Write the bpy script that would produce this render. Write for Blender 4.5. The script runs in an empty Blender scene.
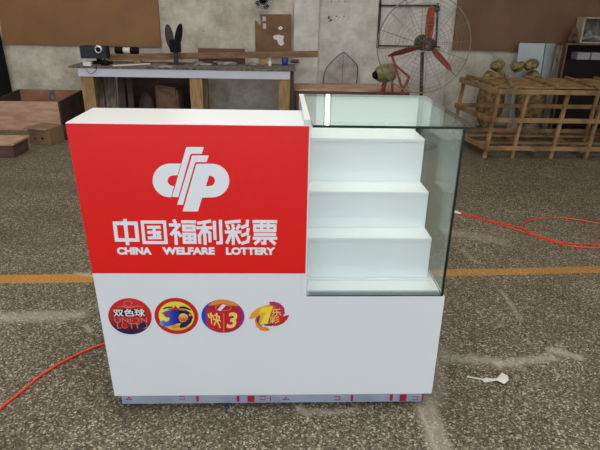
import bpy, bmesh, math, random
from mathutils import Vector, Matrix
random.seed(7)
C = bpy.context.scene.collection
sc = bpy.context.scene

# ------------------------------------------------------------------ camera
F, PITCH, ROLL, YAW = 537.23, 0.3849, 0.0207, 0.0434
CAM = Vector((0.6260, -1.5961, 1.3902))
def _basis():
    fh = Vector((math.sin(YAW), math.cos(YAW), 0)); r0 = Vector((math.cos(YAW), -math.sin(YAW), 0))
    fw = fh*math.cos(PITCH) - Vector((0, 0, 1))*math.sin(PITCH)
    up0 = fh*math.sin(PITCH) + Vector((0, 0, 1))*math.cos(PITCH)
    r = r0*math.cos(ROLL) + up0*math.sin(ROLL); up = -r0*math.sin(ROLL) + up0*math.cos(ROLL)
    return fw, r0, up0, r, up
FW, R0, UP0, RV, UPV = _basis()
# image content is turned clockwise by ROLL
RV = R0*math.cos(ROLL) + UP0*math.sin(ROLL); UPV = -R0*math.sin(ROLL) + UP0*math.cos(ROLL)
cd = bpy.data.cameras.new('camera'); cam = bpy.data.objects.new('camera', cd); C.objects.link(cam)
cd.sensor_width = 36; cd.lens = F/600*36; cd.clip_start = .02
M = Matrix((RV, UPV, -FW)).transposed().to_4x4(); M.translation = CAM
cam.matrix_world = M
sc.camera = cam

# ------------------------------------------------------------------ world, lights, exposure
w = bpy.data.worlds.new('world'); sc.world = w; w.use_nodes = True
bg = w.node_tree.nodes['Background']; bg.inputs[0].default_value = (.80, .90, 1, 1); bg.inputs[1].default_value = 1.28
def area(name, loc, rot, sx, sy, power, col):
    l = bpy.data.lights.new(name, 'AREA'); l.shape = 'RECTANGLE'; l.size = sx; l.size_y = sy; l.energy = power; l.color = col
    o = bpy.data.objects.new(name, l); C.objects.link(o); o.location = loc; o.rotation_euler = rot; return o
area('skylight', (0.6, -0.6, 4.7), (0, 0, 0), 5.0, 3.4, 132, (1, .97, .90))
area('skylight', (-2.2, 3.4, 4.7), (0, 0, 0), 4.0, 1.6, 34, (1, .95, .88))
sc.view_settings.view_transform = 'Standard'; sc.view_settings.look = 'None'
GLOW_LEVEL = .42
sc.view_settings.gamma = 1; sc.view_settings.use_curve_mapping = False
sc.view_settings.exposure = 0.66

# ------------------------------------------------------------------ pixel rays (used as a ruler only)
def ray(x, y): return FW + RV*((x-300)/F) + UPV*((225-y)/F)
def aY(x, y, Y): v = ray(x, y); return CAM + v*((Y-CAM.y)/v.y)
def aZ(x, y, Z): v = ray(x, y); return CAM + v*((Z-CAM.z)/v.z)

# ------------------------------------------------------------------ materials
def srgb(r, g, b):
    f = lambda c: (c/255)/12.92 if c/255 <= .04045 else ((c/255+.055)/1.055)**2.4
    return (f(r), f(g), f(b), 1)
def mat(name, col, rough=.6, metal=0, var=0, scale=8, col2=None, bump=0, spec=.5, stretch=None, coat=0, detail=6, bscale=None):
    m = bpy.data.materials.new(name); m.use_nodes = True; nt = m.node_tree; b = nt.nodes['Principled BSDF']
    c = srgb(*col)
    b.inputs['Base Color'].default_value = c; b.inputs['Roughness'].default_value = rough; b.inputs['Metallic'].default_value = metal
    b.inputs['Specular IOR Level'].default_value = spec; b.inputs['Coat Weight'].default_value = coat
    tc = nt.nodes.new('ShaderNodeTexCoord'); mp = nt.nodes.new('ShaderNodeMapping'); nt.links.new(tc.outputs['Object'], mp.inputs[0])
    if stretch: mp.inputs['Scale'].default_value = stretch
    n = nt.nodes.new('ShaderNodeTexNoise'); n.inputs['Scale'].default_value = scale; n.inputs['Detail'].default_value = detail; n.inputs['Roughness'].default_value = .68 if detail > 8 else .5
    nt.links.new(mp.outputs[0], n.inputs['Vector'])
    c2 = srgb(*col2) if col2 else tuple(max(0, x*(1-var)) for x in c[:3])+(1,)
    rp = nt.nodes.new('ShaderNodeValToRGB'); rp.color_ramp.elements[0].position = .36; rp.color_ramp.elements[1].position = .62
    rp.color_ramp.elements[0].color = c2; rp.color_ramp.elements[1].color = c
    nt.links.new(n.outputs['Fac'], rp.inputs[0]); nt.links.new(rp.outputs[0], b.inputs['Base Color'])
    if bump:
        n2 = nt.nodes.new('ShaderNodeTexNoise'); n2.inputs['Scale'].default_value = bscale or scale*4; nt.links.new(mp.outputs[0], n2.inputs['Vector'])
        bp = nt.nodes.new('ShaderNodeBump'); bp.inputs['Strength'].default_value = bump; bp.inputs['Distance'].default_value = .01
        nt.links.new(n2.outputs['Fac'], bp.inputs['Height']); nt.links.new(bp.outputs[0], b.inputs['Normal'])
    return m
def glass(name, tint, refl=1.0, haze=0.0):
    m = bpy.data.materials.new(name); m.use_nodes = True; nt = m.node_tree; nt.nodes.clear()
    out = nt.nodes.new('ShaderNodeOutputMaterial'); tr = nt.nodes.new('ShaderNodeBsdfTransparent'); tr.inputs[0].default_value = (*tint, 1)
    gl = nt.nodes.new('ShaderNodeBsdfGlossy'); gl.inputs['Roughness'].default_value = .03; gl.inputs[0].default_value = (.9, 1, .95, 1)
    ge = nt.nodes.new('ShaderNodeNewGeometry'); dt = nt.nodes.new('ShaderNodeVectorMath'); dt.operation = 'DOT_PRODUCT'
    nt.links.new(ge.outputs['Normal'], dt.inputs[0]); nt.links.new(ge.outputs['Incoming'], dt.inputs[1])
    def mm(op, a, b_):
        n = nt.nodes.new('ShaderNodeMath'); n.operation = op
        for i, v in enumerate((a, b_)):
            if isinstance(v, (int, float)): n.inputs[i].default_value = v
            elif v is not None: nt.links.new(v, n.inputs[i])
        return n.outputs[0]
    sch = mm('ADD', mm('MULTIPLY', mm('POWER', mm('SUBTRACT', 1.0, mm('ABSOLUTE', dt.outputs['Value'], None)), 5.0), .96), .04)
    mu = nt.nodes.new('ShaderNodeMath'); mu.operation = 'MULTIPLY'; mu.inputs[1].default_value = refl; mu.use_clamp = True
    mx = nt.nodes.new('ShaderNodeMixShader'); nt.links.new(sch, mu.inputs[0]); nt.links.new(mu.outputs[0], mx.inputs[0])
    src = tr.outputs[0]
    if haze:
        df = nt.nodes.new('ShaderNodeBsdfDiffuse'); df.inputs[0].default_value = (.75, .85, .80, 1)
        tl = nt.nodes.new('ShaderNodeBsdfTranslucent'); tl.inputs[0].default_value = (.7, .8, .75, 1)
        m0 = nt.nodes.new('ShaderNodeMixShader'); m0.inputs[0].default_value = .35; nt.links.new(df.outputs[0], m0.inputs[1]); nt.links.new(tl.outputs[0], m0.inputs[2])
        m1 = nt.nodes.new('ShaderNodeMixShader'); m1.inputs[0].default_value = haze; nt.links.new(tr.outputs[0], m1.inputs[1]); nt.links.new(m0.outputs[0], m1.inputs[2]); src = m1.outputs[0]
    nt.links.new(src, mx.inputs[1]); nt.links.new(gl.outputs[0], mx.inputs[2]); nt.links.new(mx.outputs[0], out.inputs[0]); return m
def emis(name, col, s):
    m = bpy.data.materials.new(name); m.use_nodes = True; nt = m.node_tree; nt.nodes.clear()
    out = nt.nodes.new('ShaderNodeOutputMaterial'); e = nt.nodes.new('ShaderNodeEmission'); e.inputs[0].default_value = (*col, 1); e.inputs[1].default_value = s
    nt.links.new(e.outputs[0], out.inputs[0]); return m

WHITE = mat('white_laminate', (232, 234, 236), .22, var=.02, scale=3)
SHELFW = mat('white_gloss_board', (236, 240, 240), .12, var=.015, scale=4, coat=.3)
RED = mat('red_vinyl', (238, 8, 2), .42, var=.04, scale=4)
VINW = mat('white_vinyl', (238, 240, 244), .4)
GEDGE = mat('glass_edge_green', (6, 28, 24), .3, var=.3, scale=10)
GTOP = glass('clear_glass_top', (.975, .993, .985), 1.0, .03)
GSIDE = glass('clear_glass_side', (.97, .985, .978), .55, .06)
GFRONT = glass('clear_glass_front', (.985, .996, .992), .8, .01)
PLY = mat('plywood', (204, 164, 138), .7, scale=5, col2=(176, 136, 110), stretch=(1, 1, 5), bump=.15)
PINE = mat('pine_wood', (172, 138, 92), .65, scale=6, col2=(140, 106, 66), stretch=(6, 6, 1), bump=.15)
CRATEW = mat('crate_wood', (160, 124, 82), .75, scale=7, col2=(116, 86, 54), bump=.3)
BEAM = mat('beam_wood', (142, 106, 72), .7, scale=5, col2=(112, 80, 52), stretch=(1, 6, 6), bump=.2)
OLDWOOD = mat('weathered_wood', (128, 116, 102), .85, scale=6, col2=(78, 68, 60), stretch=(6, 6, 1), bump=.4)
HARDB = mat('hardboard', (140, 100, 56), .6, scale=2.5, col2=(126, 88, 48), bump=.05)
HARDB2 = mat('dark_hardboard', (118, 80, 56), .6, scale=2.0, col2=(98, 68, 48), bump=.05)
CARD = mat('cardboard', (146, 116, 88), .8, scale=6, col2=(126, 98, 72))
DBROWN = mat('dark_brown_board', (74, 54, 42), .7, scale=5, col2=(52, 38, 30))
BLACK = mat('black_plastic', (12, 12, 13), .7, spec=.2, var=.3, scale=10)
DARKM = mat('dark_steel', (66, 58, 52), .5, .5, var=.4, scale=20)
STEEL = mat('bright_steel', (190, 190, 190), .25, .9, var=.2, scale=20)
WIRE = mat('fan_wire', (150, 138, 116), .5, .3, var=.3, scale=20)
FRED = mat('dusty_red_paint', (158, 66, 54), .6, var=.35, scale=14)
DUSTY = mat('dusty_yellow_paint', (146, 136, 100), .8, scale=18, col2=(110, 98, 70), bump=.3)
SACK = mat('straw_sack', (160, 136, 90), .95, scale=22, col2=(96, 78, 50), bump=.8)
GREYP = mat('grey_wrap', (150, 148, 144), .5, scale=14, col2=(82, 78, 74), bump=.5)
APRON = mat('white_apron_board', (206, 206, 218), .4, var=.05, scale=3)
PANELG = mat('grey_foam_panel', (182, 188, 188), .5, var=.1, scale=3)
BLUE = mat('blue_plastic', (34, 52, 140), .4, var=.2)
ORANGE = mat('orange_cable', (236, 66, 40), .4, var=.1, scale=20)
PAPER = mat('white_paper', (226, 224, 216), .8, var=.1, scale=20)

# ------------------------------------------------------------------ mesh helpers
class MB:
    def __init__(s): s.bm = bmesh.new()
    def box(s, x0, x1, y0, y1, z0, z1, bevel=0, mi=0):
        return s.hexa([(x0,y0,z0),(x1,y0,z0),(x1,y1,z0),(x0,y1,z0)], [(x0,y0,z1),(x1,y0,z1),(x1,y1,z1),(x0,y1,z1)], bevel)
    def hexa(s, a, b, bevel=0):
        t = bmesh.new(); n = len(a)
        va = [t.verts.new(p) for p in a]; vb = [t.verts.new(p) for p in b]
        t.faces.new(va[::-1]); t.faces.new(vb)
        for i in range(n): t.faces.new((va[i], va[(i+1) % n], vb[(i+1) % n], vb[i]))
        bmesh.ops.recalc_face_normals(t, faces=t.faces)
        if bevel: bmesh.ops.bevel(t, geom=t.edges[:], offset=bevel, segments=2, affect='EDGES', clamp_overlap=True)
        me = bpy.data.meshes.new('x'); t.to_mesh(me); t.free(); s.bm.from_mesh(me); bpy.data.meshes.remove(me); return s
    def bar(s, p, q, wx, wz, up=(0, 0, 1), bevel=0):
        p, q = Vector(p), Vector(q); d = (q-p).normalized(); u = Vector(up)
        if abs(d.dot(u)) > .95: u = Vector((0, 1, 0))
        a = d.cross(u).normalized()*wx/2; b = a.cross(d).normalized()*wz/2
        return s.hexa([p-a-b, p+a-b, p+a+b, p-a+b], [q-a-b, q+a-b, q+a+b, q-a+b], bevel)
    def tube(s, pts, r, n=8, closed=False, caps=True):
        pts = [Vector(p) for p in pts]; N = len(pts); rings = []
        prev = None
        for i, p in enumerate(pts):
            if closed: d = (pts[(i+1) % N]-pts[i-1]).normalized()
            else: d = (pts[min(i+1, N-1)]-pts[max(i-1, 0)]).normalized()
            if prev is None:
                u = Vector((0, 0, 1)) if abs(d.z) < .9 else Vector((1, 0, 0)); a = d.cross(u).normalized()
            else:
                a = (prev - d*prev.dot(d)).normalized()
            prev = a; b = d.cross(a); rr = r[i] if isinstance(r, (list, tuple)) else r
            rings.append([s.bm.verts.new(p+a*math.cos(t)*rr+b*math.sin(t)*rr) for t in [2*math.pi*k/n for k in range(n)]])
        for i in range(N if closed else N-1):
            A, B = rings[i], rings[(i+1) % N]
            for k in range(n):
                f = s.bm.faces.new((A[k], A[(k+1) % n], B[(k+1) % n], B[k])); f.smooth = True
        if caps and not closed: s.bm.faces.new(rings[0][::-1]); s.bm.faces.new(rings[-1])
        return s
    def lathe(s, prof, o, axis=(0, 0, 1), n=24):       # prof: (radius, along)
        ax = Vector(axis).normalized(); u = Vector((1, 0, 0)) if abs(ax.x) < .9 else Vector((0, 1, 0))
        a = ax.cross(u).normalized(); b = ax.cross(a); o = Vector(o); R = []
        for r, h in prof:
            R.append([s.bm.verts.new(o+ax*h+(a*math.cos(t)+b*math.sin(t))*max(r, 1e-4)) for t in [2*math.pi*k/n for k in range(n)]])
        for i in range(len(R)-1):
            for k in range(n):
                f = s.bm.faces.new((R[i][k], R[i][(k+1) % n], R[i+1][(k+1) % n], R[i+1][k])); f.smooth = True
        s.bm.faces.new(R[0][::-1]); s.bm.faces.new(R[-1]); return s
    def blob(s, c, r, n=3, lump=.12, seed=0, flat=None):
        rnd = random.Random(seed); t = bmesh.new(); bmesh.ops.create_icosphere(t, subdivisions=n, radius=1)
        ph = [(Vector((rnd.uniform(-1, 1), rnd.uniform(-1, 1), rnd.uniform(-1, 1))).normalized(), rnd.uniform(2, 6), rnd.uniform(0, 6)) for _ in range(7)]
        for v in t.verts:
            d = 1+sum(math.sin(v.co.dot(a)*k+q) for a, k, q in ph)*lump/3
            v.co = Vector(((v.co.x*d)*r[0], (v.co.y*d)*r[1], (v.co.z*d)*r[2]))+Vector(c)
            if flat is not None and v.co.z < flat: v.co.z = flat
        for f in t.faces: f.smooth = True
        me = bpy.data.meshes.new('x'); t.to_mesh(me); t.free(); s.bm.from_mesh(me); bpy.data.meshes.remove(me); return s
    def poly(s, pts, d):                                # pts: 3-D outline, d: thickness vector
        d = Vector(d); return s.hexa([Vector(p) for p in pts], [Vector(p)+d for p in pts])
    def build(s, name, m, parent=None, origin=None):
        if origin is None:
            if parent is not None: origin = ORG[parent.name]
            else:
                xs = [v.co for v in s.bm.verts]
                origin = Vector(((min(v.x for v in xs)+max(v.x for v in xs))/2, (min(v.y for v in xs)+max(v.y for v in xs))/2, min(v.z for v in xs)))
        origin = Vector(origin)
        bmesh.ops.recalc_face_normals(s.bm, faces=s.bm.faces)
        bmesh.ops.translate(s.bm, verts=s.bm.verts, vec=-origin)
        me = bpy.data.meshes.new(name); s.bm.to_mesh(me); s.bm.free()
        me.materials.append(m); o = bpy.data.objects.new(name, me); C.objects.link(o)
        if parent is None: o.location = origin
        else: o.parent = parent
        ORG[o.name] = origin; return o
ORG = {}
def tag(o, label=None, cat=None, group=None, kind=None):
    if label: o['label'] = label
    if cat: o['category'] = cat
    if group: o['group'] = group
    if kind: o['kind'] = kind
    return o
def thing(name, loc, label, cat, group=None):
    o = bpy.data.objects.new(name, None); C.objects.link(o); o.location = loc; o.empty_display_size = .1
    ORG[o.name] = Vector(loc); return tag(o, label, cat, group)
def struct(o): o['kind'] = 'structure'; return o

def flat_curve(splines, depth=.0006):                  # list of 2-D outlines (holes by nesting) -> bmesh in x,y with thickness in z
    cu = bpy.data.curves.new('c', 'CURVE'); cu.dimensions = '2D'; cu.fill_mode = 'BOTH'; cu.extrude = depth
    for sp in splines:
        q = cu.splines.new('POLY'); q.points.add(len(sp)-1); q.use_cyclic_u = True
        for i, p in enumerate(sp): q.points[i].co = (p[0], p[1], 0, 1)
    o = bpy.data.objects.new('c', cu); C.objects.link(o); bpy.context.view_layer.update()
    me = bpy.data.meshes.new_from_object(o.evaluated_get(bpy.context.evaluated_depsgraph_get()))
    bm = bmesh.new(); bm.from_mesh(me); bpy.data.meshes.remove(me); bpy.data.objects.remove(o); bpy.data.curves.remove(cu); return bm
def text_bm(txt, bold=.0, depth=.01, shear=0):
    cu = bpy.data.curves.new('t', 'FONT'); cu.body = txt; cu.size = 1; cu.extrude = depth; cu.offset = bold; cu.shear = shear; cu.resolution_u = 3
    o = bpy.data.objects.new('t', cu); C.objects.link(o); bpy.context.view_layer.update()
    me = bpy.data.meshes.new_from_object(o.evaluated_get(bpy.context.evaluated_depsgraph_get()))
    bm = bmesh.new(); bm.from_mesh(me); bpy.data.meshes.remove(me); bpy.data.objects.remove(o); bpy.data.curves.remove(cu); return bm

# ------------------------------------------------------------------ setting
WY = 5.35                                               # back wall plane
def floor_mat():
    m = bpy.data.materials.new('terrazzo_floor'); m.use_nodes = True; nt = m.node_tree; b = nt.nodes['Principled BSDF']
    N = nt.nodes.new; L = nt.links.new
    geo = N('ShaderNodeNewGeometry'); pos = geo.outputs['Position']
    def noise(scale, detail=4, vec=pos, rough=.55):
        n = N('ShaderNodeTexNoise'); n.inputs['Scale'].default_value = scale; n.inputs['Detail'].default_value = detail; n.inputs['Roughness'].default_value = rough; L(vec, n.inputs['Vector']); return n
    def mth(op, a, bb=None, cc=None, clamp=False):
        n = N('ShaderNodeMath'); n.operation = op; n.use_clamp = clamp
        for i, v in enumerate((a, bb, cc)):
            if v is None: continue
            if isinstance(v, (int, float)): n.inputs[i].default_value = v
            else: L(v, n.inputs[i])
        return n.outputs[0]
    def mix(f, a, bb):
        n = N('ShaderNodeMix'); n.data_type = 'RGBA'
        if isinstance(f, (int, float)): n.inputs[0].default_value = f
        else: L(f, n.inputs[0])
        for i, v in ((6, a), (7, bb)):
            if isinstance(v, tuple): n.inputs[i].default_value = v
            else: L(v, n.inputs[i])
        return n.outputs[2]
    v = N('ShaderNodeTexVoronoi'); v.inputs['Scale'].default_value = 160; L(pos, v.inputs['Vector'])
    sep = N('ShaderNodeSeparateColor'); L(v.outputs['Color'], sep.inputs[0])
    rp = N('ShaderNodeValToRGB'); cr = rp.color_ramp
    cr.elements[0].position = 0; cr.elements[0].color = srgb(50, 44, 34); cr.elements[1].position = 1; cr.elements[1].color = srgb(196, 188, 168)
    for p_, c_ in ((.35, (94, 85, 68)), (.65, (114, 104, 84)), (.85, (144, 134, 115))):
        e = cr.elements.new(p_); e.color = srgb(*c_)
    L(sep.outputs[0], rp.inputs[0])
    v2 = N('ShaderNodeTexVoronoi'); v2.inputs['Scale'].default_value = 330; L(pos, v2.inputs['Vector'])
    s2 = N('ShaderNodeSeparateColor'); L(v2.outputs['Color'], s2.inputs[0])
    fine = mth('MULTIPLY_ADD', s2.outputs[0], .5, .75)
    col = mix(.10, rp.outputs[0], srgb(110, 101, 84))
    # broad wear
    w1 = noise(.9, 5); r1 = N('ShaderNodeMapRange'); r1.inputs[1].default_value = .3; r1.inputs[2].default_value = .7; r1.inputs[3].default_value = .76; r1.inputs[4].default_value = 1.08; L(w1.outputs[0], r1.inputs[0])
    w2 = noise(5, 6); r2 = N('ShaderNodeMapRange'); r2.inputs[1].default_value = .3; r2.inputs[2].default_value = .7; r2.inputs[3].default_value = .86; r2.inputs[4].default_value = 1.12; L(w2.outputs[0], r2.inputs[0])
    k = mth('MULTIPLY', mth('MULTIPLY', r1.outputs[0], r2.outputs[0]), fine)
    vm = N('ShaderNodeVectorMath'); vm.operation = 'SCALE'; L(col, vm.inputs[0]); L(k, vm.inputs['Scale']); col = vm.outputs[0]
    # marks: noisy line segments on the floor
    nz = noise(7, 5); nzc = N('ShaderNodeVectorMath'); nzc.operation = 'SUBTRACT'; L(nz.outputs['Color'], nzc.inputs[0]); nzc.inputs[1].default_value = (.5, .5, .5)
    brk = noise(26, 9, rough=.82)
    def seg(a, c, width, soft, wob, dens, wear):
        ns = N('ShaderNodeVectorMath'); ns.operation = 'SCALE'; L(nzc.outputs[0], ns.inputs[0]); ns.inputs['Scale'].default_value = wob
        ad = N('ShaderNodeVectorMath'); ad.operation = 'ADD'; L(pos, ad.inputs[0]); L(ns.outputs[0], ad.inputs[1])
        sx = N('ShaderNodeSeparateXYZ'); L(ad.outputs[0], sx.inputs[0])
        dx, dy = c[0]-a[0], c[1]-a[1]; ln = math.hypot(dx, dy)
        px = mth('SUBTRACT', sx.outputs[0], a[0]); py = mth('SUBTRACT', sx.outputs[1], a[1])
        t = mth('DIVIDE', mth('ADD', mth('MULTIPLY', px, dx), mth('MULTIPLY', py, dy)), ln*ln, clamp=True)
        ex = mth('SUBTRACT', px, mth('MULTIPLY', t, dx)); ey = mth('SUBTRACT', py, mth('MULTIPLY', t, dy))
        d = mth('SQRT', mth('ADD', mth('MULTIPLY', ex, ex), mth('MULTIPLY', ey, ey)))
        mr = N('ShaderNodeMapRange'); mr.interpolation_type = 'SMOOTHSTEP'; L(d, mr.inputs[0]); mr.inputs[1].default_value = width/2; mr.inputs[2].default_value = width/2+soft; mr.inputs[3].default_value = dens; mr.inputs[4].default_value = 0
        wr = N('ShaderNodeMapRange'); L(brk.outputs[0], wr.inputs[0]); wr.inputs[1].default_value = .5-wear*.35; wr.inputs[2].default_value = .5+wear*.3; wr.inputs[3].default_value = 1-wear*.9; wr.inputs[4].default_value = 1
        return mth('MULTIPLY', mr.outputs[0], wr.outputs[0])
    g = lambda x, y: tuple(aZ(x, y, 0))[:2]
    for a, c, wd, so, wo, de, we, cl in MARKS(g):
        col = mix(seg(a, c, wd, so, wo, de, we), col, srgb(*cl))
    L(col, b.inputs['Base Color'])
    b.inputs['Roughness'].default_value = .5; b.inputs['Specular IOR Level'].default_value = .2
    bp = N('ShaderNodeBump'); bp.inputs['Strength'].default_value = .12; bp.inputs['Distance'].default_value = .004; L(v.outputs['Distance'], bp.inputs['Height']); L(bp.outputs[0], b.inputs['Normal'])
    return m
def MARKS(g):
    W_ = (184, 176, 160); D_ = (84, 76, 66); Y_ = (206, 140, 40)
    return [(g(-200, 281), g(104, 278), .088, .008, .01, .8, .45, Y_),
            (g(436, 273), g(760, 266), .075, .008, .01, .62, .55, Y_),
            (g(-60, 317), g(80, 315), .02, .045, .05, .5, .25, W_),
            (g(76, 273), g(100, 276), .01, .03, .06, .6, .4, W_), (g(86, 325), g(92, 330), .004, .02, .05, .6, .3, W_),
            (g(-60, 321), g(60, 320), .01, .03, .14, .3, .5, W_),
            (g(446, 357), g(500, 362), .008, .035, .14, .5, .5, W_),
            (g(452, 363), g(520, 365), .008, .04, .18, .35, .55, W_),
            (g(500, 362), g(552, 357), .014, .035, .12, .55, .45, W_),
            (g(552, 350), g(578, 358), .016, .03, .08, .6, .4, W_),
            (g(423, 400), g(446, 462), .05, .035, .03, .5, .4, W_),
            (g(416, 398), g(438, 454), .004, .008, .01, .45, .35, W_),
            (g(440, 350), g(436, 405), .02, .05, .10, .3, .5, W_),
            (g(300, 408), g(308, 414), .01, .02, .08, .5, .4, W_),
            (g(315, 411), g(352, 411), .006, .02, .10, .4, .5, W_),
            (g(455, 233), g(500, 241), .03, .08, .12, .3, .35, W_),  # bright floor reflection painted in as a pale streak
            (g(300, 300), g(310, 300), .01, .01, .01, .0, .3, W_),
            (g(462, 250), g(476, 262), .008, .03, .06, .3, .4, W_),
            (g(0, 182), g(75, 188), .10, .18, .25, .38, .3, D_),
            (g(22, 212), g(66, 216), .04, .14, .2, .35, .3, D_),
            (g(118, 410), g(128, 425), .01, .02, .03, .6, .3, (48, 42, 36)),
            (g(500, 290), g(520, 318), .006, .02, .06, .35, .3, W_),
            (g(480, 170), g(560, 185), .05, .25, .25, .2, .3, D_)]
fb = MB(); fb.box(-8, 10, -8, 7.2, -.12, 0); struct(fb.build('floor', floor_mat()))

WALLM = mat('whitewashed_plaster', (212, 204, 188), .85, scale=3.2, col2=(166, 154, 136), bump=.35, bscale=18, detail=10)
WALLR = mat('whitewashed_plaster_bright', (218, 212, 204), .85, scale=3.4, col2=(182, 172, 160), bump=.3, bscale=18, detail=10)
wb = MB(); wb.box(-8, 10, WY, WY+.25, 0, 5.2)
wall = struct(wb.build('wall_back', WALLM))
wl = MB(); wl.box(-8.25, -8, -8, WY+.25, 0, 5.2); struct(wl.build('wall_left', WALLM))
wr = MB(); wr.box(10, 10.25, -8, WY+.25, 0, 5.2); struct(wr.build('wall_right', WALLM))
CEIL = mat('ceiling_paint', (176, 172, 166), .9, var=.1, scale=1)
cb = MB(); cb.box(-8.25, 10.25, -8, WY+.25, 5.2, 5.35); struct(cb.build('ceiling', CEIL))
# plastered pier on the back wall
pa, pc = aY(294, 20, WY-.06), aY(319, 20, WY-.06)
pb_ = MB(); pb_.box(pa.x, pc.x, WY-.06, WY, 0, 5.2, .004); struct(pb_.build('trim_1', WALLR))
pb_ = MB(); pb_.box(pc.x+.002, aY(452, 20, WY-.012).x, WY-.012, WY, 0, 5.2, .002); struct(pb_.build('trim_2', WALLR))
# added glowing panels above view, for the glass top's pale reflection and streak
wf = MB()
wz0, wz1 = 1.68, 3.4
MUL = [-.6, .3, 1.21, 1.285, 2.6]
wf.box(MUL[0]-.05, MUL[-1]+.05, WY-.05, WY-.013, wz0-.03, wz0, .004); wf.box(MUL[0]-.05, MUL[-1]+.05, WY-.05, WY-.013, wz1, wz1+.05, .004)
for x_ in MUL: wf.box(x_-.012, x_+.012, WY-.045, WY-.013, wz0, wz1)
wfo = struct(wf.build('added_glow_frame_1', mat('glow_frame_paint', (190, 196, 190), .5)))
GLOW_PALE = emis('added_glow_pale', (.93, 1, .96), GLOW_LEVEL); GLOW_SLOT = emis('added_glow_slot', (.92, .98, 1), 4)
for i in range(len(MUL)-1):
    wp = MB(); wp.box(MUL[i]+.0125, MUL[i+1]-.0125, WY-.03, WY-.014, wz0, wz1); wp.build('glow_panel', GLOW_SLOT if i == 2 else GLOW_PALE, wfo)

# ------------------------------------------------------------------ the lottery counter
H, H1, Z0, WM, W, D, D2, HR, LB = 1.064, .480, .070, .7215, 1.198, .250, .515, .5695, .035
def lx(z): return LB*(H-z)/(H-Z0)                       # left edge leans in a little towards the floor
ct = thing('lottery_counter', (.6, .26, 0), 'white lottery counter with red front panel and stepped glass display case', 'counter')
m = MB()
m.poly([(x, 0, z) for x, z in ((LB, Z0), (W, Z0), (W, H1), (WM-.0185, H1), (WM-.0185, H-.016), (lx(H-.016), H-.016))], (0, D-.02, 0))
m.build('front_cabinet', WHITE, ct)
m = MB(); m.box(LB, WM-.0186, D-.0199, D2, Z0, .72, .002); m.build('rear_cabinet', WHITE, ct)
m = MB(); m.box(WM-.0183, W, D-.0199, D2, Z0, H1, .0004); m.build('display_base', WHITE, ct)
m = MB(); m.box(0, WM-.0185, 0, D, H-.016, H, .0012); m.build('top_board', WHITE, ct)
m = MB(); m.box(WM-.0181, WM, .0, D2, H1+.0001, H+.0165, .0004); m.build('divider_panel', WHITE, ct)
toe = MB(); toe.box(LB+.010, 1.175, .04, .45, 0, Z0)
TOE = mat('film_covered_toe_kick', (176, 182, 200), .25, var=.15, scale=12); toeo = toe.build('toe_kick', TOE, ct)
FR = mat('red_film_print', (190, 40, 60), .3)
def toe_mark(x0, y0, x1, y1):
    a, b_ = aY(x0, y0, .0395), aY(x1, y1, .0395); k_ = MB(); k_.box(a.x, b_.x, .0392, .0405, max(b_.z, .001), a.z); k_.build('red_print', FR, toeo)
for (x0, x1, y0, y1) in ((196, 199, 396, 401.5), (236.5, 239.5, 396, 401.5), (247.5, 254.5, 395.8, 402), (351, 353, 395, 401), (390, 392.5, 394.6, 400.6), (400, 402.5, 394.6, 401), (403, 406, 394.4, 401), (422, 423, 394.3, 400), (270, 271, 396, 401)): toe_mark(x0, y0, x1, y1)
for cx_ in (129, 286): toe_mark(cx_-3.5, 398.8, cx_+3.5, 399.8); toe_mark(cx_-1.2, 397, cx_+1.2, 398)
for cx_ in (182, 262.5, 337, 415):
    for (x0, x1, y0, y1) in ((-3, 2.3, 396.2, 396.8), (-3, 2.3, 399.4, 400), (2.4, 3, 396.2, 400)): toe_mark(cx_+x0, y0, cx_+x1, y1)

# red panel
m = MB(); m.hexa([(lx(HR)+.0005, -.0012, HR), (WM-.005, -.0012, HR), (WM-.005, 0, HR), (lx(HR)+.0005, 0, HR)],
                 [(lx(H-.0025)+.0005, -.0012, H-.0025), (WM-.005, -.0012, H-.0025), (WM-.005, 0, H-.0025), (lx(H-.0025)+.0005, 0, H-.0025)])
redp = m.build('red_panel', RED, ct); tag(redp, 'glossy red front panel')
def on_front(bm, y, f):                                  # flat bmesh (x,y,z thickness) -> panel plane
    k = MB(); k.bm.free(); k.bm = bm
    zs = [v.co.z for v in bm.verts]; zm = max(abs(min(zs)), abs(max(zs)), 1e-9)
    for v in bm.verts:
        X, Z = f(v.co.x, v.co.y); v.co = Vector((X, y-v.co.z/zm*.0003, Z))
    return k
def P2(x, y): p = aY(x, y, -.001); return (p.x, p.z)
lg = lambda pts: [P2(145+a/6, 140+b_/6) for a, b_ in pts]
arc = lambda cx_, cy_, rx, ry, t0, t1, n=14: [(cx_+rx*math.cos(math.radians(t0+(t1-t0)*i/n)), cy_+ry*math.sin(math.radians(t0+(t1-t0)*i/n))) for i in range(n+1)]
Cs = [(216, 142)] + arc(150, 242, 104, 101, 270, 95) + [(158, 343), (174, 277)] + arc(170, 244, 34, 32, 95, 270) + [(195, 211)]
S1 = [(248, 42), (352, 42), (341, 82), (278, 82), (270, 92), (200, 343), (163, 340)]
S2 = [(283, 92), (382, 92), (370, 132), (305, 132), (298, 142), (228, 388), (193, 388)]
Ps = [(308, 143), (400, 142)] + arc(402, 243, 104, 101, -88, 88) + [(343, 345), (318, 428), (226, 428)]
Ph = [(385, 214)] + arc(388, 245, 32, 31, -90, 90, 10) + [(365, 277)]
bm_ = flat_curve([lg(Cs), lg(S1), lg(S2), lg(Ps), lg(Ph)])
tag(on_front(bm_, -.0016, lambda a, b_: (a, b_)).build('emblem', VINW, redp), 'white emblem of interlocked slanting letters')

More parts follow.
